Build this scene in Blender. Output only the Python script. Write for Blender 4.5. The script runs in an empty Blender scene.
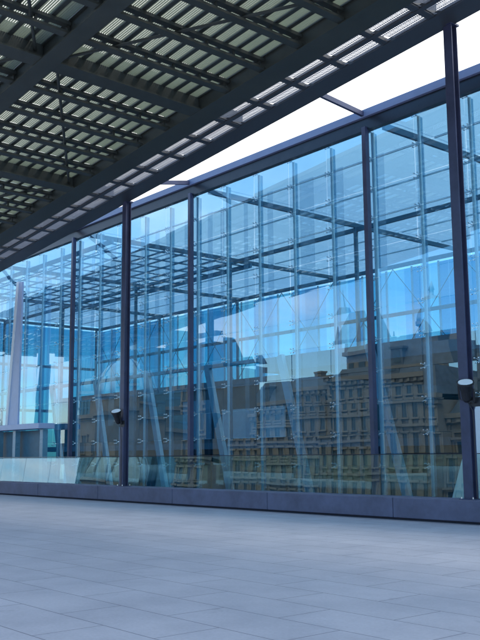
import bpy, math, random
from mathutils import Vector, Matrix
random.seed(7)
S = bpy.context.scene
C = S.collection
R = math.radians

# ------------------------------------------------------------------ helpers
class MB:
    """collects boxes, beams and polygons and links them as ONE mesh object"""
    def __init__(s): s.v=[]; s.f=[]; s.m=[]
    def poly8(s, P, m=0, ms=None):
        b=len(s.v); s.v+= [tuple(p) for p in P]
        F=[(0,3,2,1),(4,5,6,7),(0,1,5,4),(1,2,6,5),(2,3,7,6),(3,0,4,7)]
        for i,f in enumerate(F):
            s.f.append(tuple(b+k for k in f)); s.m.append(ms[i] if ms else m)
    def box(s,x0,x1,y0,y1,z0,z1,m=0,ms=None):
        s.poly8([(x0,y0,z0),(x1,y0,z0),(x1,y1,z0),(x0,y1,z0),(x0,y0,z1),(x1,y0,z1),(x1,y1,z1),(x0,y1,z1)],m,ms)
    def beam(s,p,q,w,h,m=0,up=(0,0,1)):
        p=Vector(p);q=Vector(q);d=(q-p).normalized();u=Vector(up)
        if abs(d.dot(u))>.99: u=Vector((0,1,0))
        r=d.cross(u).normalized();u=r.cross(d).normalized()
        r*=w/2;u=u*(h/2)
        s.poly8([p-r-u,p+r-u,p+r+u,p-r+u,q-r-u,q+r-u,q+r+u,q-r+u],m)
    def tube(s,p,q,r0,r1=None,n=10,m=0,cap=True):
        r1=r0 if r1 is None else r1
        p=Vector(p);q=Vector(q);d=(q-p).normalized()
        u=Vector((0,0,1)) if abs(d.z)<.95 else Vector((0,1,0))
        a=d.cross(u).normalized();b_=d.cross(a)
        b=len(s.v)
        for c,r in((p,r0),(q,r1)):
            for i in range(n):
                t=2*math.pi*i/n; s.v.append(tuple(c+(a*math.cos(t)+b_*math.sin(t))*r))
        for i in range(n):
            j=(i+1)%n; s.f.append((b+i,b+j,b+n+j,b+n+i)); s.m.append(m)
        if cap:
            s.f.append(tuple(b+i for i in range(n-1,-1,-1))); s.m.append(m)
            s.f.append(tuple(b+n+i for i in range(n))); s.m.append(m)
    def lathe(s,c,prof,n=16,m=0):
        b=len(s.v)
        for r,z in prof:
            for i in range(n):
                t=2*math.pi*i/n; s.v.append((c[0]+r*math.cos(t),c[1]+r*math.sin(t),c[2]+z))
        for k in range(len(prof)-1):
            for i in range(n):
                j=(i+1)%n; s.f.append((b+k*n+i,b+k*n+j,b+(k+1)*n+j,b+(k+1)*n+i)); s.m.append(m)
        s.f.append(tuple(b+i for i in range(n-1,-1,-1))); s.m.append(m)
        k=len(prof)-1; s.f.append(tuple(b+k*n+i for i in range(n))); s.m.append(m)
    def prism(s,pts,z0,z1,m=0):
        b=len(s.v);n=len(pts)
        s.v+=[(x,y,z0) for x,y in pts]+[(x,y,z1) for x,y in pts]
        s.f.append(tuple(b+i for i in range(n-1,-1,-1)));s.m.append(m)
        s.f.append(tuple(b+n+i for i in range(n)));s.m.append(m)
        for i in range(n):
            j=(i+1)%n;s.f.append((b+i,b+j,b+n+j,b+n+i));s.m.append(m)
    def mesh(s,name,mats):
        me=bpy.data.meshes.new(name); me.from_pydata(s.v,[],s.f)
        for m in (mats if isinstance(mats,(list,tuple)) else [mats]): me.materials.append(m)
        me.polygons.foreach_set('material_index',s.m); me.update()
        return me
    def build(s,name,mats,parent=None,bevel=0,smooth=False):
        me=s.mesh(name,mats); o=link(name,me,parent)
        if smooth:
            for p in me.polygons: p.use_smooth=True
        if bevel:
            b=o.modifiers.new('bevel','BEVEL'); b.width=bevel; b.segments=2; b.limit_method='ANGLE'
        return o
def link(name,me,parent=None):
    o=bpy.data.objects.new(name,me); C.objects.link(o)
    if parent:
        o.parent=parent
        o.matrix_parent_inverse=parent_world(parent).inverted()
    return o
def parent_world(o):
    m=o.matrix_basis.copy()
    return (parent_world(o.parent)@o.matrix_parent_inverse@m) if o.parent else m
def thing(name,label,cat,loc=(0,0,0),group=None,rz=0):
    o=bpy.data.objects.new(name,None); C.objects.link(o); o.location=loc; o.rotation_euler=(0,0,rz)
    o.empty_display_size=.2
    o['label']=label;o['category']=cat
    if group:o['group']=group
    return o
def structure(o): o['kind']='structure'; return o
def relabel(o,label,cat,group=None):
    o['label']=label;o['category']=cat
    if group:o['group']=group
def copy_thing(o,loc,label):
    r=o.copy(); C.objects.link(r); r.location=loc; r['label']=label
    for ch in list(o.children):
        c=ch.copy(); C.objects.link(c); c.parent=r
        for g in list(ch.children):
            d=g.copy(); C.objects.link(d); d.parent=c
    return r

# ------------------------------------------------------------------ materials
def newmat(n):
    m=bpy.data.materials.new(n); m.use_nodes=True; nt=m.node_tree
    for x in list(nt.nodes): nt.nodes.remove(x)
    out=nt.nodes.new('ShaderNodeOutputMaterial'); return m,nt,out
def N(nt,t,**k):
    n=nt.nodes.new(t)
    for a,b in k.items():
        if a in n.inputs.keys() if isinstance(a,str) else False: n.inputs[a].default_value=b
        else: setattr(n,a,b)
    return n
def pmat(name,col,rough=.5,metal=0,var=.12,scale=3,bump=.0,bscale=40,detail=6,spec=.5):
    m,nt,out=newmat(name)
    b=N(nt,'ShaderNodeBsdfPrincipled'); b.inputs['Metallic'].default_value=metal
    b.inputs['Specular IOR Level'].default_value=spec
    tc=N(nt,'ShaderNodeTexCoord'); no=N(nt,'ShaderNodeTexNoise'); no.inputs['Scale'].default_value=scale; no.inputs['Detail'].default_value=detail
    no.inputs['Roughness'].default_value=.65
    nt.links.new(tc.outputs['Object'],no.inputs['Vector'])
    ra=N(nt,'ShaderNodeValToRGB')
    ra.color_ramp.elements[0].position=.3; ra.color_ramp.elements[1].position=.7
    ra.color_ramp.elements[0].color=(*[c*(1-var) for c in col],1); ra.color_ramp.elements[1].color=(*[min(1,c*(1+var)) for c in col],1)
    nt.links.new(no.outputs['Fac'],ra.inputs['Fac']); nt.links.new(ra.outputs['Color'],b.inputs['Base Color'])
    mr=N(nt,'ShaderNodeMapRange'); mr.inputs['To Min'].default_value=max(.02,rough-.1); mr.inputs['To Max'].default_value=min(1,rough+.12)
    nt.links.new(no.outputs['Fac'],mr.inputs['Value']); nt.links.new(mr.outputs[0],b.inputs['Roughness'])
    if bump:
        n2=N(nt,'ShaderNodeTexNoise'); n2.inputs['Scale'].default_value=bscale; n2.inputs['Detail'].default_value=4
        nt.links.new(tc.outputs['Object'],n2.inputs['Vector'])
        bu=N(nt,'ShaderNodeBump'); bu.inputs['Strength'].default_value=bump; bu.inputs['Distance'].default_value=.02
        nt.links.new(n2.outputs['Fac'],bu.inputs['Height']); nt.links.new(bu.outputs['Normal'],b.inputs['Normal'])
    nt.links.new(b.outputs[0],out.inputs[0]); return m
def glassmat(name,tint,base,refl=(.9,.97,1),wave=.004,wscale=.5,ior=1.5):
    """thin architectural glass: tinted see-through plus a mirror coat"""
    m,nt,out=newmat(name)
    tr=N(nt,'ShaderNodeBsdfTransparent'); tr.inputs[0].default_value=(*tint,1)
    gl=N(nt,'ShaderNodeBsdfGlossy'); gl.inputs['Color'].default_value=(*refl,1); gl.inputs['Roughness'].default_value=.0
    lw=N(nt,'ShaderNodeLayerWeight'); lw.inputs['Blend'].default_value=.5          # Schlick: works alike from both sides
    pw=N(nt,'ShaderNodeMath'); pw.operation='POWER'; pw.inputs[1].default_value=5; nt.links.new(lw.outputs['Facing'],pw.inputs[0])
    ma=N(nt,'ShaderNodeMath'); ma.operation='MULTIPLY_ADD'; ma.use_clamp=True; ma.inputs[1].default_value=.9 if wave else .3; ma.inputs[2].default_value=base+(.04 if wave else .01)
    nt.links.new(pw.outputs[0],ma.inputs[0])
    mx=N(nt,'ShaderNodeMixShader'); nt.links.new(ma.outputs[0],mx.inputs[0]); nt.links.new(tr.outputs[0],mx.inputs[1]); nt.links.new(gl.outputs[0],mx.inputs[2])
    if wave:
        tc=N(nt,'ShaderNodeTexCoord'); no=N(nt,'ShaderNodeTexNoise'); no.inputs['Scale'].default_value=wscale; no.inputs['Detail'].default_value=1.5
        nt.links.new(tc.outputs['Object'],no.inputs['Vector'])
        bu=N(nt,'ShaderNodeBump'); bu.inputs['Strength'].default_value=1; bu.inputs['Distance'].default_value=wave
        nt.links.new(no.outputs['Fac'],bu.inputs['Height']); nt.links.new(bu.outputs['Normal'],gl.inputs['Normal'])
    nt.links.new(mx.outputs[0],out.inputs[0]); return m
def translucent(name,col,frac=.5,rough=.5):
    m,nt,out=newmat(name)
    d=N(nt,'ShaderNodeBsdfDiffuse'); d.inputs[0].default_value=(*col,1)
    t=N(nt,'ShaderNodeBsdfTranslucent'); t.inputs[0].default_value=(*col,1)
    tc=N(nt,'ShaderNodeTexCoord'); no=N(nt,'ShaderNodeTexNoise'); no.inputs['Scale'].default_value=1.3; no.inputs['Detail'].default_value=5
    nt.links.new(tc.outputs['Object'],no.inputs['Vector'])
    ra=N(nt,'ShaderNodeValToRGB'); ra.color_ramp.elements[0].color=(*[c*.8 for c in col],1); ra.color_ramp.elements[1].color=(*col,1)
    nt.links.new(no.outputs['Fac'],ra.inputs[0])
    for x in(d,t): nt.links.new(ra.outputs[0],x.inputs[0])
    mx=N(nt,'ShaderNodeMixShader'); mx.inputs[0].default_value=frac
    nt.links.new(d.outputs[0],mx.inputs[1]); nt.links.new(t.outputs[0],mx.inputs[2]); nt.links.new(mx.outputs[0],out.inputs[0]); return m
def pavemat():
    m,nt,out=newmat('paving')
    b=N(nt,'ShaderNodeBsdfPrincipled')
    tc=N(nt,'ShaderNodeTexCoord'); mp=N(nt,'ShaderNodeMapping'); mp.inputs['Location'].default_value=(.85,-.2,0)
    nt.links.new(tc.outputs['Object'],mp.inputs['Vector'])
    br=N(nt,'ShaderNodeTexBrick'); br.offset=.5; br.inputs['Scale'].default_value=1
    br.inputs['Brick Width'].default_value=1.7; br.inputs['Row Height'].default_value=.75; br.inputs['Mortar Size'].default_value=.007; br.inputs['Mortar Smooth'].default_value=.2
    br.inputs['Color1'].default_value=(.44,.45,.515,1); br.inputs['Color2'].default_value=(.41,.42,.483,1); br.inputs['Mortar'].default_value=(.13,.135,.18,1)
    nt.links.new(mp.outputs[0],br.inputs['Vector'])
    no=N(nt,'ShaderNodeTexNoise'); no.inputs['Scale'].default_value=.9; no.inputs['Detail'].default_value=10; no.inputs['Roughness'].default_value=.7
    nt.links.new(tc.outputs['Object'],no.inputs['Vector'])
    ra=N(nt,'ShaderNodeValToRGB'); ra.color_ramp.elements[0].position=.35; ra.color_ramp.elements[0].color=(.80,.80,.82,1); ra.color_ramp.elements[1].position=.62; ra.color_ramp.elements[1].color=(1,1,1,1)
    nt.links.new(no.outputs['Fac'],ra.inputs[0])
    n3=N(nt,'ShaderNodeTexNoise'); n3.inputs['Scale'].default_value=28; n3.inputs['Detail'].default_value=6
    nt.links.new(tc.outputs['Object'],n3.inputs['Vector'])
    r3=N(nt,'ShaderNodeValToRGB'); r3.color_ramp.elements[0].color=(.84,.84,.84,1); r3.color_ramp.elements[1].color=(1.1,1.1,1.1,1)
    nt.links.new(n3.outputs['Fac'],r3.inputs[0])
    m1=N(nt,'ShaderNodeMix',data_type='RGBA',blend_type='MULTIPLY'); m1.inputs['Factor'].default_value=1
    nt.links.new(br.outputs['Color'],m1.inputs['A']); nt.links.new(ra.outputs[0],m1.inputs['B'])
    m2=N(nt,'ShaderNodeMix',data_type='RGBA',blend_type='MULTIPLY'); m2.inputs['Factor'].default_value=1
    nt.links.new(m1.outputs['Result'],m2.inputs['A']); nt.links.new(r3.outputs[0],m2.inputs['B'])
    n4=N(nt,'ShaderNodeTexVoronoi'); n4.inputs['Scale'].default_value=1.1; n4.inputs['Randomness'].default_value=1
    n5=N(nt,'ShaderNodeTexNoise'); n5.inputs['Scale'].default_value=3.5; n5.inputs['Detail'].default_value=6
    nt.links.new(tc.outputs['Object'],n5.inputs['Vector']); ad=N(nt,'ShaderNodeVectorMath'); ad.operation='ADD'; nt.links.new(tc.outputs['Object'],ad.inputs[0]); nt.links.new(n5.outputs['Color'],ad.inputs[1]); nt.links.new(ad.outputs[0],n4.inputs['Vector'])
    r4=N(nt,'ShaderNodeValToRGB'); r4.color_ramp.elements[0].position=.03; r4.color_ramp.elements[0].color=(.80,.80,.82,1); r4.color_ramp.elements[1].position=.16; r4.color_ramp.elements[1].color=(1,1,1,1)
    nt.links.new(n4.outputs['Distance'],r4.inputs[0])
    m3=N(nt,'ShaderNodeMix',data_type='RGBA',blend_type='MULTIPLY'); m3.inputs['Factor'].default_value=.8
    nt.links.new(m2.outputs['Result'],m3.inputs['A']); nt.links.new(r4.outputs[0],m3.inputs['B'])
    nt.links.new(m3.outputs['Result'],b.inputs['Base Color'])
    mr=N(nt,'ShaderNodeMapRange'); mr.inputs['To Min'].default_value=.42; mr.inputs['To Max'].default_value=.68
    nt.links.new(no.outputs['Fac'],mr.inputs['Value']); nt.links.new(mr.outputs[0],b.inputs['Roughness'])
    bu=N(nt,'ShaderNodeBump'); bu.invert=True; bu.inputs['Strength'].default_value=.5; bu.inputs['Distance'].default_value=.006
    nt.links.new(br.outputs['Fac'],bu.inputs['Height']); 
    b2=N(nt,'ShaderNodeBump'); b2.inputs['Strength'].default_value=.15; b2.inputs['Distance'].default_value=.004
    nt.links.new(n3.outputs['Fac'],b2.inputs['Height']); nt.links.new(bu.outputs[0],b2.inputs['Normal']); nt.links.new(b2.outputs[0],b.inputs['Normal'])
    nt.links.new(b.outputs[0],out.inputs[0]); return m

M=dict(
 steel=pmat('navy_steel',(.056,.062,.125),.42,var=.28,scale=1.6,bump=.10,bscale=25,detail=10),
 steel_light=pmat('pale_steel',(.22,.25,.40),.4,var=.08,scale=2),
 dark=pmat('canopy_steel',(.052,.058,.050),.5,var=.2,scale=1.2,bump=.05),
 fascia=pmat('fascia_steel',(.060,.062,.070),.45,var=.12,scale=.8),
 slat=translucent('louvre_slat',(.46,.50,.42),.55),
 grille=translucent('grille_sheet',(.48,.50,.55),.5),
 pave=pavemat(),
 plinth=pmat('plinth_concrete',(.125,.125,.195),.62,var=.30,scale=1.1,bump=.25,bscale=60),
 base=pmat('plinth_gap_shade',(.03,.03,.05),.8),
 glass=glassmat('facade_glass',(.40,.63,.76),.165,(.74,.90,1.0),.003,.5),
 glass_back=glassmat('facade_glass_inner',(.97,.99,1),.0,wave=0,ior=1.12),
 balglass=glassmat('balustrade_glass',(.64,.85,.83),.15,(.66,.88,1.0),.002,.7),
 rail=pmat('handrail',(.04,.045,.06),.3,.6),
 fin=pmat('fin_white',(.74,.86,.90),.3,var=.06),
 finblade=None, lavender=pmat('lavender_steel',(.46,.55,.78),.4,var=.06),
 finglass=pmat('fin_blue',(.16,.34,.46),.25,var=.15,scale=.8),
 teal=pmat('interior_teal_steel',(.08,.19,.26),.5,var=.2),
 raker=pmat('interior_raker',(.42,.62,.72),.5,var=.08),
 roof=translucent('roof_glass_frosted',(.72,.80,.84),.7),
 chrome=pmat('spider_steel',(.7,.75,.8),.25,.9),
 interior=pmat('interior_dark',(.06,.135,.165),.7,var=.4,scale=.5),
 brown=pmat('interior_timber',(.13,.075,.04),.6,var=.4,scale=.7),
 floor=pmat('lower_floor',(.10,.11,.12),.6),
 black=pmat('lamp_housing',(.02,.02,.025),.4,var=.2,scale=8),
 lens=pmat('lamp_lens',(.85,.87,.9),.15,var=.03),
 white=pmat('white_cladding',(.82,.87,.93),.4,var=.05,scale=1),
 stone=pmat('tan_stone',(.205,.172,.128),.8,var=.22,scale=.6,bump=.2,bscale=6),
 stone2=pmat('pale_stone',(.225,.20,.16),.8,var=.2,scale=.5,bump=.2,bscale=6),
 slate=pmat('slate_roof',(.085,.11,.13),.6,var=.3,scale=1.5),
 copper=pmat('dome_lead',(.26,.35,.36),.55,var=.25,scale=.8),
 pane=pmat('window_pane',(.06,.085,.105),.08,var=.3,scale=.3),
 officeg=pmat('office_glass',(.07,.15,.19),.1,var=.35,scale=.25),
 asphalt=pmat('street',(.06,.06,.065),.85,var=.25,scale=.4),
 leaf=pmat('foliage',(.05,.085,.03),.6,var=.45,scale=1.2),
 bark=pmat('bark',(.09,.07,.05),.85,var=.3,scale=5),
)

def blademat():
    m,nt,out=newmat('fin_blade_glass')
    tr=N(nt,'ShaderNodeBsdfTransparent'); tr.inputs[0].default_value=(.62,.82,.90,1)
    d=N(nt,'ShaderNodeBsdfPrincipled'); d.inputs['Base Color'].default_value=(.36,.56,.68,1); d.inputs['Roughness'].default_value=.2
    mx=N(nt,'ShaderNodeMixShader'); mx.inputs[0].default_value=.28
    nt.links.new(tr.outputs[0],mx.inputs[1]); nt.links.new(d.outputs[0],mx.inputs[2]); nt.links.new(mx.outputs[0],out.inputs[0]); return m
M['finblade']=blademat()
def veil(name,see,col,f):
    m,nt,out=newmat(name)
    tr=N(nt,'ShaderNodeBsdfTransparent'); tr.inputs[0].default_value=(*see,1)
    t=N(nt,'ShaderNodeBsdfTranslucent'); t.inputs[0].default_value=(*col,1); d=N(nt,'ShaderNodeBsdfDiffuse'); d.inputs[0].default_value=(*col,1)
    a=N(nt,'ShaderNodeMixShader'); a.inputs[0].default_value=.5; nt.links.new(t.outputs[0],a.inputs[1]); nt.links.new(d.outputs[0],a.inputs[2])
    mx=N(nt,'ShaderNodeMixShader'); mx.inputs[0].default_value=f
    nt.links.new(tr.outputs[0],mx.inputs[1]); nt.links.new(a.outputs[0],mx.inputs[2]); nt.links.new(mx.outputs[0],out.inputs[0]); return m
M['veil']=veil('streak_veil',(.93,.97,1),(.75,.85,.9),.16)
M['roofpane']=veil('roof_pane',(.66,.80,.90),(.74,.80,.85),.5)

# ------------------------------------------------------------------ camera
F=887.568; PIT=R(8.703); YAW=R(49.863); ROL=R(.435)
cam=bpy.data.cameras.new('camera'); co=bpy.data.objects.new('camera',cam); C.objects.link(co)
fw=Vector((-math.sin(YAW)*math.cos(PIT),math.cos(YAW)*math.cos(PIT),math.sin(PIT)))
rt=Vector((math.cos(YAW),math.sin(YAW),0)); up=rt.cross(fw)
r2=rt*math.cos(ROL)-up*math.sin(ROL); u2=rt*math.sin(ROL)+up*math.cos(ROL)
# image x axis = r*cos - u*sin measured the way the picture is levelled
m=Matrix((( r2.x,u2.x,-fw.x,0),(r2.y,u2.y,-fw.y,0),(r2.z,u2.z,-fw.z,0),(0,0,0,1)))
m.translation=Vector((0,0,1.6)); co.matrix_world=m
cam.sensor_fit='AUTO'; cam.sensor_width=36; cam.lens=36*F/640; cam.clip_end=3000; cam.clip_start=.05
S.camera=co

# ------------------------------------------------------------------ world + sun
SUN=Vector((.62*math.cos(R(58)),.785*math.cos(R(58)),math.sin(R(58)))).normalized()
w=bpy.data.worlds.new('World'); S.world=w; w.use_nodes=True; nt=w.node_tree
for x in list(nt.nodes): nt.nodes.remove(x)
wo=N(nt,'ShaderNodeOutputWorld'); bg=N(nt,'ShaderNodeBackground'); bg.inputs['Strength'].default_value=.12
sky=N(nt,'ShaderNodeTexSky'); sky.sky_type='NISHITA'; sky.sun_disc=False
sky.sun_elevation=math.asin(SUN.z); sky.sun_rotation=math.atan2(SUN.x,SUN.y); sky.altitude=50; sky.air_density=1.0; sky.dust_density=.6; sky.ozone_density=2.5
tc=N(nt,'ShaderNodeTexCoord'); sx=N(nt,'ShaderNodeSeparateXYZ'); nt.links.new(tc.outputs['Generated'],sx.inputs[0])
def mth(op,a,b=None,clamp=False):
    n=N(nt,'ShaderNodeMath'); n.operation=op; n.use_clamp=clamp
    for i,v in enumerate((a,b)):
        if v is None: continue
        if isinstance(v,(int,float)): n.inputs[i].default_value=v
        else: nt.links.new(v,n.inputs[i])
    return n.outputs[0]
zz=mth('ADD',mth('MAXIMUM',sx.outputs['Z'],0),.22)
cx=mth('DIVIDE',sx.outputs['X'],zz); cy=mth('DIVIDE',sx.outputs['Y'],zz)
cb=N(nt,'ShaderNodeCombineXYZ'); nt.links.new(cx,cb.inputs[0]); nt.links.new(cy,cb.inputs[1])
no=N(nt,'ShaderNodeTexNoise'); no.inputs['Scale'].default_value=1.5; no.inputs['Detail'].default_value=9; no.inputs['Roughness'].default_value=.56; no.inputs['Distortion'].default_value=.35
nt.links.new(cb.outputs[0],no.inputs['Vector'])
front=mth('MULTIPLY',mth('ADD',sx.outputs['Y'],.40),.33)              # more cloud beyond the building
low=mth('MULTIPLY',mth('MINIMUM',mth('SUBTRACT',sx.outputs['Z'],.42),0),mth('MULTIPLY',mth('MAXIMUM',sx.outputs['Y'],0),2.3))   # thinner cloud low down ahead
cov=mth('ADD',mth('ADD',mth('ADD',no.outputs['Fac'],low),front),mth('MULTIPLY',sx.outputs['X'],-.10))
mask=N(nt,'ShaderNodeMapRange'); mask.interpolation_type='SMOOTHSTEP'; mask.inputs['From Min'].default_value=.42; mask.inputs['From Max'].default_value=.72
nt.links.new(cov,mask.inputs['Value'])
cc=N(nt,'ShaderNodeValToRGB'); cc.color_ramp.elements[0].position=.45; cc.color_ramp.elements[0].color=(.46,.56,.68,1); cc.color_ramp.elements[1].position=.85; cc.color_ramp.elements[1].color=(1,1,1,1)
nt.links.new(cov,cc.inputs[0])
vs=N(nt,'ShaderNodeVectorMath'); vs.operation='SCALE'; vs.inputs['Scale'].default_value=7.5; nt.links.new(cc.outputs[0],vs.inputs[0])
mx=N(nt,'ShaderNodeMix',data_type='RGBA'); nt.links.new(mask.outputs[0],mx.inputs['Factor']); hs=N(nt,'ShaderNodeHueSaturation'); hs.inputs['Saturation'].default_value=1.25; hs.inputs['Hue'].default_value=.488; nt.links.new(sky.outputs[0],hs.inputs['Color']); nt.links.new(hs.outputs[0],mx.inputs['A']); nt.links.new(vs.outputs[0],mx.inputs['B'])
nt.links.new(mx.outputs['Result'],bg.inputs[0]); nt.links.new(bg.outputs[0],wo.inputs[0])
sl=bpy.data.lights.new('sun','SUN'); sl.energy=1.2; sl.angle=R(20); sl.color=(1,.95,.86)
so=bpy.data.objects.new('sun',sl); C.objects.link(so); so.rotation_euler=SUN.to_track_quat('Z','Y').to_euler(); so.location=SUN*60

# ------------------------------------------------------------------ setting: ground, terrace
g=MB(); g.box(-1500,1500,-1500,1500,-6.6,-6.0); structure(g.build('ground',M['asphalt']))
t=MB(); t.box(-95,45,-14,18.6,-5.99,0,0); structure(t.build('terrace',M['pave']))
t=MB(); t.box(-95,45,18.61,60,-5.98,-4.5,0); structure(t.build('lower_floor',M['floor']))

# ------------------------------------------------------------------ plinth
PY=17.47; PT=.547
pl=thing('stone_plinth','long low dark violet stone plinth edging the terrace below the glass balustrade','plinth',(-24,PY,0))
x=-10.16
xs=[x-4.7*k for k in range(-4,15)]
b=MB(); b.box(xs[-1],xs[0],PY+.09,18.58,0.0,.05); b.build('base_recess',M['base'],pl)  # recess under the blocks, its shade put into the near-black colour
for a in xs[:-1]:
    b=MB(); b.box(a-4.7+.008,a-.008,PY,18.30,.055,PT); b.build('plinth_block',M['plinth'],pl,bevel=.018)
# ------------------------------------------------------------------ glass balustrade
bl=thing('glass_balustrade','frameless waist high glass balustrade with thin rail behind the plinth','balustrade',(-24,18.4,0))
xa=-4.4; k=0
while xa>-58:
    wd=2.32
    tilt=9.0 if xa<-30 else (6.5 if xa<-22 else 2.6)
    tilt+=random.uniform(-.5,.5); yaw=random.uniform(-.25,.25)
    dz=1.60-.30; dy=math.tan(R(tilt))*dz; ys=18.36; th=.018; e=math.tan(R(yaw))*wd/2
    x0,x1=xa-wd+.012,xa-.012
    P=[(x0,ys-e,.30),(x1,ys+e,.30),(x1,ys+e+th,.30),(x0,ys-e+th,.30)]
    P+=[(p[0],p[1]+dy,1.60) for p in P]
    b=MB(); b.poly8(P,ms=[1,1,0,1,1,1]); b.build('glass_panel',[M['balglass'],M['glass_back']],bl)
    xa-=wd; k+=1
b=MB(); b.beam((-58,18.44,1.615),(-4.4,18.44,1.612),.03,.02); b.build('handrail',M['rail'],bl)
b=MB(); b.box(-58,-4.4,18.32,18.42,.12,.30); b.build('clamp_channel',M['steel_light'],bl)

# ------------------------------------------------------------------ canopy
CX=-12.74; MOD=1.496; BAY=MOD*5
def cz(x,y): return 13.396+.0817*x-.02*(y-17.86)
def cbox(mb,x0,x1,y0,y1,h0,h1,m=0):
    P=[(x0,y0),(x1,y0),(x1,y1),(x0,y1)]
    mb.poly8([(x,y,cz(x,y)+h0) for x,y in P]+[(x,y,cz(x,y)+h1) for x,y in P],m)
CX0=CX-BAY*6; CX1=CX+BAY*2
Y0=5.0
cp=thing('louvred_canopy','huge dark steel canopy with pale slatted louvre panels overhead','canopy',(CX,17.86,0))
def cpart(name,mat,*boxes):
    b=MB()
    for q in boxes: cbox(b,*q)
    return b.build(name,mat,cp)
# fascia: a tapered edge
b=MB()
P=[(17.14,.0),(17.80,.0),(17.86,.05),(17.86,.20),(17.14,.14)]
n=len(P); base=[]
for xx in(CX0,CX1):
    for y,h in P: b.v.append((xx,y,cz(xx,y)+h))
b.f.append(tuple(range(n)));b.f.append(tuple(range(2*n-1,n-1,-1)));b.m+=[0,0]
for i in range(n):
    j=(i+1)%n;b.f.append((j,i,n+i,n+j));b.m.append(0)
b.build('fascia',M['fascia'],cp)
cpart('inner_edge_beam',M['dark'],(CX0,CX1,15.42,16.06,.0,.55),(CX0,CX1,15.36,16.12,-.03,-.003))
cpart('main_girder',M['dark'],(CX0,CX1,10.27,10.55,.0,.85),(CX0,CX1,10.15,10.67,-.05,-.003),(CX0,CX1,10.15,10.67,.853,.9))
cpart('rear_edge_beam',M['dark'],(CX0,CX1,Y0,Y0+.5,.0,.6))
ybays=[(Y0+.52,10.25),(10.57,15.40)]
for k in range(-2,7):
    xg=CX-BAY*k
    for ya,yb in ybays:
        cpart('cross_girder',M['dark'],(xg-.12,xg+.12,ya,yb,.03,.75),(xg-.26,xg+.26,ya,yb,-.02,.027))
    cpart('edge_bracket',M['fascia'],(xg-.12,xg+.12,16.14,17.12,.02,.40))
# purlins as open two-chord members
for k in range(-2,6):
    for j in range(1,5):
        xg=CX-BAY*k-MOD*j
        for ya,yb in ybays:
            b=MB()
            cbox(b,xg-.11,xg+.11,ya,yb,.02,.09); cbox(b,xg-.09,xg+.09,ya,yb,.27,.36)
            y=ya+.2
            while y<yb: cbox(b,xg-.03,xg+.03,y-.03,y+.03,.092,.268); y+=.9
            b.build('purlin',M['dark'],cp)
# louvre panels: one mesh per bay depth, copied along the canopy
def louvre_mesh(L,W,name):
    b=MB(); hx=W/2
    def z(x,y): return .0817*x-.02*y
    def cell(x0,x1,y0,y1,h0,h1,m):
        P=[(x0,y0),(x1,y0),(x1,y1),(x0,y1)]
        b.poly8([(x,y,z(x,y)+h0) for x,y in P]+[(x,y,z(x,y)+h1) for x,y in P],m)
    nb=round(L/.452); st=L/nb
    for i in range(nb+1):
        y=i*st; cell(-hx,hx,max(0,y-.06),min(L,y+.06),-.035,.05,0)
    ns=int(L/.062)
    for i in range(ns):
        y=(i+.5)*L/ns; a=.0215; dz=-.005
        P=[(-hx,y-a,-dz),(hx,y-a,-dz),(hx,y-a,-dz-.007),(-hx,y-a,-dz-.007)]
        Q=[(-hx,y+a,dz),(hx,y+a,dz),(hx,y+a,dz-.007),(-hx,y+a,dz-.007)]
        b.poly8([(x,yy,h+z(x,yy)) for x,yy,h in (P+Q)],1)
    return b.mesh(name,[M['dark'],M['slat']])
LM=[(ya,yb,louvre_mesh(yb-ya,MOD-.02,'louvre_panel')) for ya,yb in ybays]
ncell=int(round((CX1-CX0)/MOD))
for i in range(ncell):
    xm=CX1-MOD*(i+.5)
    for ya,yb,me in LM:
        o=link('louvre_panel',me,cp); o.location=(xm,ya,cz(xm,ya)+.42)
# perforated edge strips
def grille_mesh():
    b=MB(); W=MOD-.16
    def z(x,y): return .0817*x-.02*y
    for y0,y1 in((.03,.40),(.56,.98)):
        n=24
        for i in range(n+1):
            x=-W/2+W*i/n
            P=[(x-.009,y0),(x+.009,y0),(x+.009,y1),(x-.009,y1)]
            b.poly8([(p[0]+(p[1]-y0)*.6,p[1],z(*p)) for p in P]+[(p[0]+(p[1]-y0)*.6,p[1],z(*p)+.012) for p in P],1)
        for j in range(4):
            y=y0+(y1-y0)*j/3
            P=[(-W/2,y-.007),(W/2,y-.007),(W/2,y+.007),(-W/2,y+.007)]
            b.poly8([(p[0]+(p[1]-y0)*.6,p[1],z(*p)+.013) for p in P]+[(p[0]+(p[1]-y0)*.6,p[1],z(*p)+.02) for p in P],1)
    for y0,y1 in((.41,.55),(.99,1.06)):
        P=[(-MOD/2,y0),(MOD/2,y0),(MOD/2,y1),(-MOD/2,y1)]
        b.poly8([(p[0],p[1],z(*p)-.06) for p in P]+[(p[0],p[1],z(*p)+.06) for p in P],0)
    for s in(-1,1):
        x0=s*(MOD/2-.05)
        P=[(x0-.048,0),(x0+.048,0),(x0+.048,.40),(x0-.048,.40)]
        b.poly8([(p[0],p[1],z(*p)-.05) for p in P]+[(p[0],p[1],z(*p)+.05) for p in P],0)
        P=[(x0-.048,.56),(x0+.048,.56),(x0+.048,.98),(x0-.048,.98)]
        b.poly8([(p[0],p[1],z(*p)-.05) for p in P]+[(p[0],p[1],z(*p)+.05) for p in P],0)
    return b.mesh('grille_panel',[M['fascia'],M['grille']])
GM=grille_mesh()
for i in range(ncell):
    xm=CX1-MOD*(i+.5)
    o=link('grille_panel',GM,cp); o.location=(xm,16.07,cz(xm,16.07)+.03)
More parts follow.
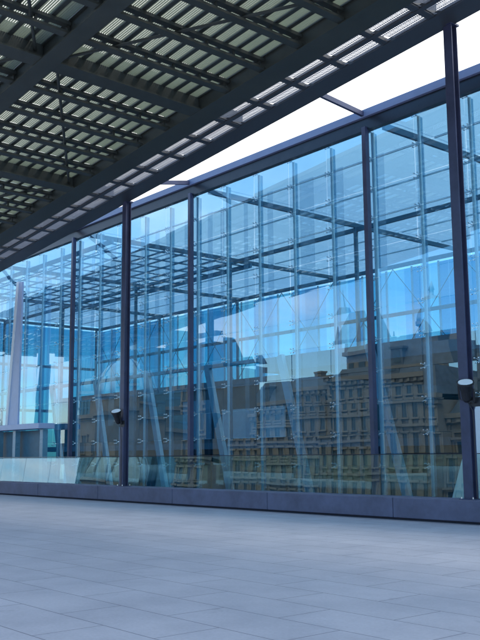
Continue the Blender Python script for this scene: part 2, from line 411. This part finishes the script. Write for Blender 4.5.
# diagonal wind bracing under the panels
for k in range(-2,6):
    xg=CX-BAY*k
    for (xa,ya,xb,yb) in ((xg,15.3,xg-BAY,10.7),) if k%2==0 else ((xg,10.7,xg-BAY,15.3),):
        b=MB(); b.tube((xa,ya,cz(xa,ya)+.2),(xb,yb,cz(xb,yb)+.2),.045,n=8); b.build('brace',M['dark'],cp)
    for (xa,ya,xb,yb) in ((xg,5.6,xg-BAY,10.1),) if k%2==0 else ((xg,10.1,xg-BAY,5.6),):
        b=MB(); b.tube((xa,ya,cz(xa,ya)+.2),(xb,yb,cz(xb,yb)+.2),.045,n=8); b.build('brace',M['dark'],cp)

# ------------------------------------------------------------------ heavy columns under the canopy edge
def column(x,label):
    t=thing('steel_column',label,'column',(x,17.86,PT),'steel columns carrying the canopy edge')
    zt=cz(x,17.7)+.0
    b=MB(); z0=PT+.021
    for s in(-1,1): b.box(x-.125,x+.125,17.80+s*.105-.014,17.80+s*.105+.014,z0,zt+.02)
    b.box(x-.02,x+.02,17.71,17.89,z0,zt+.02)
    b.build('shaft',M['steel'],t,bevel=.004)
    b=MB(); b.box(x-.2,x+.2,17.6,18.0,PT+.001,PT+.02); b.build('base_plate',M['steel'],t)
    b=MB(); b.box(x-.16,x+.16,17.62,17.98,zt+.0,zt+.05); b.build('cap_plate',M['steel'],t)
    for sx_ in(-1,1):
        for sy in(-1,1):
            b=MB(); b.tube((x+sx_*.16,17.8+sy*.16,PT+.02),(x+sx_*.16,17.8+sy*.16,PT+.06),.016,n=6); b.build('bolt',M['chrome'],t)
    return t
column(-12.74,'tall navy steel column at the right, rising from the plinth to the canopy edge')
column(-27.72,'tall navy steel column at left of centre, rising from the plinth to the canopy edge')

# ------------------------------------------------------------------ floodlights clamped to the columns
def floodlight(x,z,label,s=1.0,lean=.25):
    t=thing('floodlight',label,'floodlight',(x,17.6,z),'uplights clamped to the columns')
    ax=Vector((lean,-.42,1)).normalized()
    c=Vector((x-.12,17.50,z))
    b=MB(); q0=c-ax*.27*s; 
    b.tube(q0,c-ax*.05*s,.10*s,.13*s,14); b.tube(c-ax*.05*s,c+ax*.16*s,.13*s,.19*s,16); b.tube(q0-ax*.06*s,q0,.06*s,.10*s,12)
    b.build('housing',M['black'],t,smooth=False)
    b=MB(); b.tube(c+ax*.162*s,c+ax*.18*s,.175*s,.165*s,18); b.build('lens',M['lens'],t)
    b=MB(); b.tube(c+ax*.12*s,c+ax*.175*s,.20*s,.20*s,18,cap=False); b.build('rim',M['black'],t)
    sd=Vector((0,1,0)).cross(ax).normalized()
    b=MB(); 
    for sg in(-1,1): b.beam(c+sd*sg*.215*s-ax*.30*s,c+sd*sg*.215*s+ax*.05*s,.05*s,.014*s,up=(0,1,0))
    b.beam(c-sd*.222*s-ax*.31*s,c+sd*.222*s-ax*.31*s,.05*s,.014*s); b.build('yoke',M['black'],t)
    b=MB(); b.beam(c-ax*.325*s,Vector((x,17.67,z-.30*s)),.06,.05); b.box(x-.14,x+.14,17.655,17.678,z-.42*s,z-.2*s); b.build('arm',M['black'],t)
    b=MB(); pts=[c-ax*.3*s,Vector((x-.05,17.63,z-.52)),Vector((x-.06,17.66,z-.9)),Vector((x-.06,17.66,PT+.03))]
    for p,q in zip(pts,pts[1:]): b.tube(p,q,.011,n=6)
    b.build('cable',M['black'],t)
    return t
floodlight(-12.74+.32,3.12,'black uplight with white lens clamped to the right column',1.0)
floodlight(-27.72+.08,3.10,'black uplight with white lens clamped to the column left of centre',1.0)

# ------------------------------------------------------------------ glass facade
GY=19.80; GT=12.04; GB=-4.45
MS=8.85; M1=-17.35
fa=thing('glass_facade','tall blue tinted glass curtain wall with navy mullions behind the balustrade','glass facade',(M1,GY,GB))
ms=[M1-MS*k for k in range(-2,6)]
for xm in ms:
    b=MB(); b.box(xm-.075,xm+.075,GY-.20,GY-.03,GB,11.50); b.build('mullion',M['steel'],fa,bevel=.004)
b=MB(); b.box(ms[-1]-.1,ms[0]+.1,GY-.21,GY+.12,11.80,GT); b.build('top_rail',M['steel_light'],fa,bevel=.006)
b=MB(); b.box(ms[-1]-.1,ms[0]+.1,GY-.10,GY+.12,11.42,11.798); b.build('head_beam',M['rail'],fa)
PW=MS/5; PH=.92
rows=int((11.40-GB)/PH)+1
for xm in ms[:-1]:
    b=MB()
    for i in range(5):
        for j in range(rows):
            z1=11.41-PH*j; z0=max(GB,z1-PH)
            x1=xm-PW*i; x0=x1-PW
            tx=math.tan(R(random.gauss(0,.45)))*PH/2; ty=math.tan(R(random.gauss(0,.32)))*PW/2
            g_=.006
            def yy(sx_,sz): return GY+sx_*ty+sz*tx
            P=[(x0+g_,yy(-1,-1),z0+g_),(x1-g_,yy(1,-1),z0+g_),(x1-g_,yy(1,-1)+.016,z0+g_),(x0+g_,yy(-1,-1)+.016,z0+g_),
               (x0+g_,yy(-1,1),z1-g_),(x1-g_,yy(1,1),z1-g_),(x1-g_,yy(1,1)+.016,z1-g_),(x0+g_,yy(-1,1)+.016,z1-g_)]
            b.poly8(P,ms=[1,1,0,1,1,1])
    b.build('glazing',[M['glass'],M['glass_back']],fa)
fins=[]
for xm in ms[:-1]:
    for i in range(0,5):
        xo=xm-PW*i
        f=MB(); f.tube((xo,GY+.24,GB),(xo,GY+.24,11.40),.048 if i else .065,n=10); fo=f.build('fin',M['fin'],fa,smooth=True)
        f=MB(); f.box(xo-.012,xo+.012,GY+.305,GY+.40,GB,11.40); f.build('fin_blade',M['finblade'],fo)
        fins.append((xo,fo))
def spider(f,xo,z):
    for sx_,sz in((-1,-1),(1,-1),(-1,1),(1,1)):
        f.tube((xo,GY+.15,z),(xo+sx_*.065,GY+.03,z+sz*.065),.009,n=5)
        f.tube((xo+sx_*.065,GY-.012,z+sz*.065),(xo+sx_*.065,GY+.03,z+sz*.065),.017,n=7)
    f.tube((xo,GY+.175,z),(xo,GY+.12,z),.02,n=6)
one=MB(); spider(one,0,0); SP=one.mesh('spider_fitting',M['chrome']); rest=MB()
for xo,fo in fins:
    near=-26<xo<M1+.1 or M1+.1<xo<-13 or -27.9<xo<-26
    for j in range(rows):
        z=11.41-PH*j
        if near and .7<z<11: o=link('spider_fitting',SP,fo); o.location=(xo,0,z)
        else: spider(rest,xo,z)
rest.build('spider_fitting',M['chrome'],fa)['kind']='stuff'
for xm in ms[1:6]:
    b=MB(); zc=11.93
    b.beam((xm,17.62,min(12.07,cz(xm,17.6)+.27)),(xm,GY-.212,zc-.02),.10,.15); b.build('tie_beam',M['steel'],fa)

# ------------------------------------------------------------------ pavilion structure behind the glass
pv=thing('pavilion_frame','teal steel roof grid on posts with pale frosted roof inside the glass pavilion','steel frame',(M1,28,GB))
YA,YB=28.9,37.0; ZR=11.8
xl,xr=ms[-1],ms[0]
for xm in ms:
    b=MB(); b.beam((xm,GY+.75,ZR-.05),(xm,YB,ZR-.05),.11,.20); b.build('roof_girder',M['teal'],pv)
    for yp in(YA,YB-.2):
        b=MB(); b.tube((xm,yp,GB),(xm,yp,ZR-.16),.10,n=12); b.build('post',M['teal'],pv,smooth=True)
for yp in(YA,YB+.1):
    b=MB(); b.box(xl,xr,yp-.06,yp+.06,ZR-.15,ZR+.06) if yp!=YA else b.box(xl,xr,yp-.06,yp+.06,ZR-.34,ZR-.155); b.build('cross_beam',M['teal'],pv)
b=MB(); b.box(xl,xr,YB-.06,YB+.1,9.0,9.18); b.build('lower_beam',M['teal'],pv)
for i in range(len(ms)-1):
    b=MB(); b.box(ms[i+1]+.01,ms[i]-.01,GY+.13,YB+.4,ZR+.16,ZR+.2); b.build('roof_panel',M['roofpane'],pv)
    for k in range(1,6):
        y=GY+.2+k*3.0
        b=MB(); b.box(ms[i+1]+.1,ms[i]-.1,y-.03,y+.03,ZR+.10,ZR+.155); b.build('roof_purlin',M['fin'],pv)
    for h in range(2):
        x0,x1=ms[i]-MS/2*h,ms[i]-MS/2*(h+1)
        for za,zb in((6.2,11.5),(11.5,6.2)):
            b=MB(); b.tube((x0,YB-.35,za),(x1,YB-.35,zb),.02,n=6); b.build('bracing_rod',M['teal'],pv)
    # raking columns
    for dx in(.9,5.3):
        xa=ms[i]-dx
        b=MB(); b.beam((xa-1.7,22.5,5.3),(xa+1.1,22.5,-4.45),.30,.18,up=(0,1,0)); b.build('raking_column',M['raker'],pv)
b=MB(); b.box(-25.5,xr,22.62,33.4,4.75,5.3); b.build('gallery_slab',M['teal'],pv)
b=MB(); b.box(xl,-25.51,22.42,22.58,5.16,5.3); b.build('gallery_beam',M['raker'],pv)
# added bar grid imitating the canopy lattice reflected at the left end
gb=MB()
y=21.9
while y<29.0: gb.box(-52,-34,y-.05,y+.05,11.28,11.34); y+=1.05
x=-51
while x<-34.2: gb.box(x-.05,x+.05,21.1,29.3,11.345,11.40); x+=1.5
gb.box(-52.2,-33.9,20.97,21.08,11.22,11.42); gb.box(-52.2,-33.9,29.3,29.42,11.2,11.42)
gb.build('lattice_reflection',M['finglass'],pv)
# irregular added gauze strips imitating streaky reflections in the glass
rb=random.Random(11); x=xr-1
while x>xl+1:
    wv=rb.choice([.22,.3,.3,.45,.7]); zt=11.38; zb=rb.choice([1.2,3.0,4.4,5.6])
    b=MB(); b.box(x-wv,x,21.6,21.612,zb,zt); b.build('streak_strip',M['veil'],pv); x-=wv+rb.uniform(.35,1.9)
# back glazing of the pavilion
b=MB()
RG=[glassmat('rear_glass',tt,.02,(.8,.9,1),0) for tt in [(.30,.58,.70),(.22,.47,.60),(.44,.68,.74)]]; M['rearglass']=RG[0]  # uneven tints imitate the pale and blue streaks across the glass
x=xr
while x>xl:
    for q in range(3):
        b=MB(); b.box(x-PW/3*(q+1)+.01,x-PW/3*q-.01,YB+.2,YB+.22,6.1,ZR-.25); b.build('rear_pane',RG[random.choice([0,0,0,1,1,2])],pv)
    x-=PW
b=MB(); y=GY+.3
while y<YB-1:
    b.box(xl-.16,xl-.14,y+.02,y+1.66,GB,ZR-.25); y+=1.7
b.build('end_glazing',M['rearglass'],pv)
y=GY+.3
while y<YB:
    b=MB(); b.box(xl-.20,xl-.10,y-.05,y+.015,GB,ZR-.2); b.build('end_mullion',M['raker'],pv); y+=1.7
for z in(2.0,5.0,8.4):
    b=MB(); b.box(xl-.13,xl-.03,GY+.35,YB-.3,z,z+.2); b.build('end_rail',M['teal'],pv)
x=xr
while x>xl:
    b=MB(); b.box(x-.05,x+.05,YB+.12,YB+.19,6.1,ZR-.2); b.build('rear_mullion',M['raker'],pv); x-=PW

# the dark concourse block at the back
cb_=thing('concourse_block','dark low concourse block with mixed pale and dark panels inside the pavilion','building',(-25,33,GB))
b=MB(); b.box(xl,xr,33.5,37.0,GB,5.6); b.build('wall',M['interior'],cb_)
b=MB(); b.box(xl,xr,33.41,37.3,5.61,6.05); b.build('roof_slab',M['teal'],cb_)
b=MB(); b.box(xl,xr,32.2,33.49,2.0,2.35); b.build('gallery_slab',M['teal'],cb_)
x=xr-.6
while x>xl+3:
    wv=random.uniform(1.4,3.2)
    if random.random()<.75:
        b=MB(); b.box(x-wv,x,33.38,33.48,random.choice([2.5,2.5,-1.2]),random.choice([4.8,5.6,1.7]) ) if False else b.box(x-wv,x,33.38,33.48,2.6,random.uniform(3.9,5.2)); b.build('panel',random.choice([M['finglass'],M['interior'],M['teal'],M['raker']]),cb_)  # pale and dark panel colours paint in brighter spots of the interior
    if random.random()<.8:
        b=MB(); b.box(x-wv,x,33.36,33.48,-1.8,1.7); b.build('timber_panel',random.choice([M['brown'],M['brown'],M['interior']]),cb_)
    x-=wv+random.uniform(.3,1.2)

# ------------------------------------------------------------------ entrance porch at the far left
ep=thing('entrance_porch','pale steel entrance porch with tall white edged pillar at the left end','porch',(-39,19.2,-4.49))
b=MB(); b.box(-48,-36.2,18.75,19.55,2.88,3.12); b.build('porch_roof',M['lavender'],ep,bevel=.01)
def blade(x0,x1,u0,u1,ya,yb,zt): 
    b=MB(); b.poly8([(x0,ya,3.13),(x1,ya,3.13),(x1,yb,3.13),(x0,yb,3.13),(u0,ya,zt),(u1,ya,zt),(u1,yb,zt),(u0,yb,zt)]); return b
blade(-39.80,-38.80,-39.05,-38.74,19.0,19.09,9.95).build('pillar',M['lavender'],ep)
blade(-40.02,-39.803,-39.27,-39.053,18.96,19.13,10.0).build('pillar_edge',M['white'],ep)
for xx in(-36.5,-39.2,-41.0):
    b=MB(); b.box(xx-.14,xx+.14,19.05,19.3,GB,2.845); b.build('post',M['finglass'],ep)
b=MB(); b.box(-47.5,-36.8,19.42,19.5,GB,2.84); b.build('door_screen',M['teal'],ep)

# white tapered wedge behind the right column
wl=MB()
wl.poly8([(-16.0,19.0,-4.45),(-12.9,19.0,-4.45),(-12.9,19.35,-4.45),(-16.0,19.35,-4.45),(-13.27,19.0,3.0),(-12.9,19.0,3.0),(-12.9,19.35,3.0),(-13.27,19.35,3.0)])
o=wl.build('white_wedge',M['white'],None); relabel(o,'white sloping edged wedge partly hidden behind the right column','wall')

# ------------------------------------------------------------------ buildings behind the viewer, seen in the glass
def window(parent,x,y,z,wd,h,arch=False,mat='stone2'):
    f=MB()
    f.box(x-wd/2-.18,x-wd/2,y-.02,y+.16,z,z+h); f.box(x+wd/2,x+wd/2+.18,y-.02,y+.16,z,z+h)
    f.box(x-wd/2-.3,x+wd/2+.3,y-.02,y+.26,z+h+.002,z+h+.28); f.box(x-wd/2-.26,x+wd/2+.26,y-.02,y+.26,z-.2,z-.002)
    fo=f.build('window',M[mat],parent)
    p=MB(); p.box(x-wd/2,x+wd/2,y-.1,y+.02,z,z+h); p.box(x-.04,x+.04,y+.021,y+.05,z,z+h); p.build('pane',M['pane'],fo)
def palace(x0,x1,yf,top,rows_,bays,label,mat='stone',roof=3.2,depth=14,name='stone_palace',z0=-6):
    t=thing(name,label,'palace',((x0+x1)/2,yf-depth/2,z0))
    b=MB(); b.box(x0,x1,yf-depth,yf,z0,top)
    nb=bays; st=(x1-x0)/nb
    for i in range(nb+1):
        xx=x0+i*st; b.box(max(x0,xx-.35),min(x1,xx+.35),yf+.001,yf+.18,z0,top-.7)
    b.build('wall',M[mat],t)
    b=MB()
    b.box(x0-.5,x1+.5,yf-.5,yf+.7,top+.002,top+.55); b.box(x0-.3,x1+.3,yf-.5,yf+.4,top-.55,top-.002)
    for i in range(int((x1-x0)/1.1)): b.box(x0+i*1.1+.3,x0+i*1.1+.75,yf+.41,yf+.6,top-.45,top-.05)
    b.build('cornice',M['stone2'],t)
    for zr,h in rows_[1:]:
        b=MB(); b.box(x0,x1,yf+.19,yf+.42,zr-1.0,zr-.7); b.build('string_course',M['stone2'],t)
    for zr,h in rows_:
        for i in range(nb): window(t,x0+(i+.5)*st,yf+.06,zr,min(1.5,st*.46),h)
    if roof:
        b=MB(); zt=top+.56
        b.poly8([(x0,yf-depth,zt),(x1,yf-depth,zt),(x1,yf-.2,zt),(x0,yf-.2,zt),(x0+1.8,yf-depth+2,zt+roof),(x1-1.8,yf-depth+2,zt+roof),(x1-1.8,yf-2.0,zt+roof),(x0+1.8,yf-2.0,zt+roof)])
        ro=b.build('roof',M['slate'],t)
        for k in range(int((x1-x0)/9)):
            xx=x0+4+k*9; d=MB(); d.box(xx-.9,xx+.9,yf-2.2,yf-.25,zt,zt+2.0); d.prism([(xx-1.1,yf-2.2),(xx+1.1,yf-2.2),(xx+1.1,yf-.15),(xx-1.1,yf-.15)],zt+2.0,zt+2.25); do=d.build('dormer',M['slate'],ro)
            d=MB(); d.box(xx-.5,xx+.5,yf-.248,yf-.2,zt+.4,zt+1.7); d.build('pane',M['pane'],do)
            d=MB(); d.box(xx+3,xx+4.3,yf-6,yf-5,zt+roof-.3,zt+roof+2.2); d.box(xx+2.9,xx+4.4,yf-6.1,yf-4.9,zt+roof+2.2,zt+roof+2.45); d.build('chimney',M['stone2'],ro)
    return t
YF=-45.4
pal=palace(-100,-83,YF,8.4,[(-4.5,3.2),(.3,2.4),(4.3,2.0),(6.9,.8)],9,'tan stone palace wing with nine narrow bays reflected left of centre','stone',3.0)
pal4=palace(-82.9,-63,YF+1.2,9.8,[(-4.5,3.2),(.3,2.8),(4.9,2.1),(7.7,1.1)],12,'taller middle wing of the tan palace with twelve bays in the reflection','stone2',3.6)
pal5=palace(-62.9,-44,YF-.6,7.6,[(-4.5,3.2),(.6,1.6),(3.4,2.6)],8,'lowest right hand wing of the tan palace in the reflection','stone',4.2)
pal2=palace(-112,-103.5,YF+2.5,15.5,[(-4.5,3.2),(.3,3.0),(4.9,2.8),(9.4,2.6),(12.4,1.8)],4,'tall tan stone corner block with steep slate roof reflected left of centre','stone2',4.6,8)
pal3=palace(-43,-6,YF-1,12.5,[(-4.5,3.2),(.3,3.0),(4.9,2.8),(8.8,2.2)],10,'broad pale stone block with dark roof at the right end of the street','stone2',3.6)
def cupola(x,y,z0,r,h,parent,dome='copper'):
    b=MB(); b.lathe((x,y,z0),[(r*1.1,0),(r*1.1,.5),(r,.52),(r,h),(r*1.18,h+.05),(r*1.18,h+.45)],16)
    dr=b.build('drum',M['stone2'],parent)
    for i in range(8):
        a=math.pi*2*i/8; b=MB(); c=Vector((x+math.cos(a)*r*.97,y+math.sin(a)*r*.97,z0+h*.25)); tv=Vector((-math.sin(a),math.cos(a),0)); rv=Vector((math.cos(a),math.sin(a),0))
        b.beam(c+rv*.1,c+rv*.1+Vector((0,0,h*.55)),r*.4,.14,up=tuple(rv)); b.build('pane',M['pane'],dr)
    b=MB(); pr=[(r*1.1*math.cos(t*math.pi/2/8),r*1.35*math.sin(t*math.pi/2/8)) for t in range(8)]+[(r*.16,r*1.36),(r*.16,r*1.7),(r*.22,r*1.72),(.04,r*2.4)]
    b.lathe((x,y,z0+h+.46),pr,16); b.build('dome',M[dome],parent,smooth=True)
tw=thing('domed_tower','pale stone tower with lead dome and finial reflected at the right','tower',(-71,YF-6,-6))
b=MB(); b.box(-73.2,-68.8,YF-8.2,YF-3.8,-6,15.4); b.box(-73.7,-68.3,YF-8.7,YF-3.3,15.402,15.9); b.build('shaft',M['stone2'],tw)
cupola(-71,YF-6,15.91,1.8,2.6,tw)
tw=thing('stone_belfry','slender stone belfry with pointed slate cap reflected near the centre','tower',(-84,YF-9,-6))
b=MB(); b.box(-86,-82,YF-11,YF-7,-6,16.6); b.box(-86.4,-81.6,YF-11.4,YF-6.6,16.602,17.1); b.build('shaft',M['stone2'],tw)
for xx in(-85,-83):
    b=MB(); b.box(xx-.5,xx+.5,YF-7.02,YF-6.9,12.4,15.6); b.build('louvre_opening',M['pane'],tw)
b=MB(); b.poly8([(-86.2,YF-11.2,17.102),(-81.8,YF-11.2,17.102),(-81.8,YF-6.8,17.102),(-86.2,YF-6.8,17.102),(-84.5,YF-9.5,22.5),(-83.5,YF-9.5,22.5),(-83.5,YF-8.5,22.5),(-84.5,YF-8.5,22.5)]); sp=b.build('spire',M['copper'],tw)
b=MB(); b.tube((-84,YF-9,22.5),(-84,YF-9,25.2),.10,.03,8); b.build('finial',M['copper'],sp)
for sx_,sy in((-1,-1),(1,-1),(1,1),(-1,1)):
    b=MB(); b.tube((-84+sx_*1.95,YF-9+sy*1.95,17.103),(-84+sx_*1.95,YF-9+sy*1.95,19.3),.34,.05,8); b.build('pinnacle',M['stone2'],tw)
HX=-139
dh=thing('domed_hall','wide stone hall under a big ribbed grey dome reflected at the left','hall',(-146,YF-4,-6))
b=MB(); b.box(HX-8,HX+8,YF-15,YF+3,-6,9); b.box(HX-8.4,HX+8.4,YF-15.4,YF+3.4,9.002,9.7); b.build('wall',M['stone2'],dh)
for i in range(4): window(dh,HX-5.4+i*3.6,YF+3.05,1.0,1.6,5.0)
b=MB(); b.lathe((HX,YF-4,9.71),[(6.2,0),(6.2,2.8),(6.6,2.9),(6.6,3.4)],28); b.build('drum',M['stone'],dh)
b=MB(); b.lathe((HX,YF-4,13.12),[(6.2*math.cos(t*math.pi/2/9),7.0*math.sin(t*math.pi/2/9)) for t in range(9)]+[(.8,7.1),(.8,8.6),(.1,9.8)],28); b.build('dome',M['copper'],dh,smooth=True)
for i in range(14):
    a=math.pi*2*i/14; b=MB()
    pts=[Vector((HX+math.cos(a)*6.28*math.cos(t*math.pi/2/9),YF-4+math.sin(a)*6.28*math.cos(t*math.pi/2/9),13.12+7.08*math.sin(t*math.pi/2/9))) for t in range(9)]
    for p,q in zip(pts,pts[1:]): b.beam(p,q,.22,.16)
    b.build('dome_rib',M['slate'],dh)
of=thing('office_block','teal glass office block with dark floor bands reflected behind the left column','office block',(-189,-80,-6))
b=MB(); b.box(-200,-178,-96,-75,-6,31); b.build('core',M['officeg'],of)
for i in range(12):
    z=-3+i*2.9; b=MB(); b.box(-200.1,-177.9,-96.1,-74.9,z,z+.45); b.build('floor_band',M['teal'],of)
for i in range(13):
    b=MB(); xx=-200+i*1.833; b.box(xx-.06,xx+.06,-74.89,-74.7,-6,31.1); b.build('mullion',M['finglass'],of)

def tree(x,y,h,label,seed):
    rnd=random.Random(seed); t=thing('broadleaf_tree',label,'tree',(x,y,-6),'street trees behind the viewer')
    b=MB(); b.tube((x,y,-6),(x,y,-6+h*.5),.3,.16,8)
    for i in range(5):
        a=rnd.uniform(0,6.28); b.tube((x,y,-6+h*(.3+.05*i)),(x+math.cos(a)*h*.2,y+math.sin(a)*h*.2,-6+h*(.6+.06*i)),.1,.03,6)
    b.build('trunk',M['bark'],t)
    b=MB(); cl=[(Vector((rnd.gauss(0,h*.13),rnd.gauss(0,h*.13),h*rnd.uniform(.42,.92))),h*rnd.uniform(.10,.18)) for _ in range(13)]
    for _ in range(2600):
        c,r=rnd.choice(cl); d=Vector((rnd.gauss(0,1),rnd.gauss(0,1),rnd.gauss(0,.8))).normalized()*r*rnd.uniform(.5,1.05)
        p=c+d+Vector((x,y,-6)); a=Vector((rnd.gauss(0,1),rnd.gauss(0,1),rnd.gauss(0,1))).normalized()*.17; e=a.cross(Vector((rnd.gauss(0,1),rnd.gauss(0,1),rnd.gauss(0,1)))).normalized()*.11
        k=len(b.v); b.v+=[tuple(p-a),tuple(p+e),tuple(p+a),tuple(p-e)]; b.f.append((k,k+1,k+2,k+3)); b.m.append(0)
    b.build('crown',M['leaf'],t)
for i,(x,y,h,l) in enumerate([(-176,-38,15,'tall round green tree far to the left of the domed hall'),(-166,-34,12,'mid sized green tree nearest to the domed hall'),(-190,-42,17,'tallest green tree, farthest from the domed hall')]): tree(x,y,h,l,i)

# ------------------------------------------------------------------ render settings
S.view_settings.view_transform='Standard'; S.view_settings.look='None'; S.view_settings.gamma=1; S.view_settings.exposure=1.45
try: S.view_settings.use_curve_mapping=False
except Exception: pass
S.render.engine='CYCLES'
S.cycles.max_bounces=10; S.cycles.transparent_max_bounces=32; S.cycles.glossy_bounces=5; S.cycles.diffuse_bounces=3; S.cycles.transmission_bounces=8
S.cycles.use_denoising=True; S.cycles.sample_clamp_indirect=6
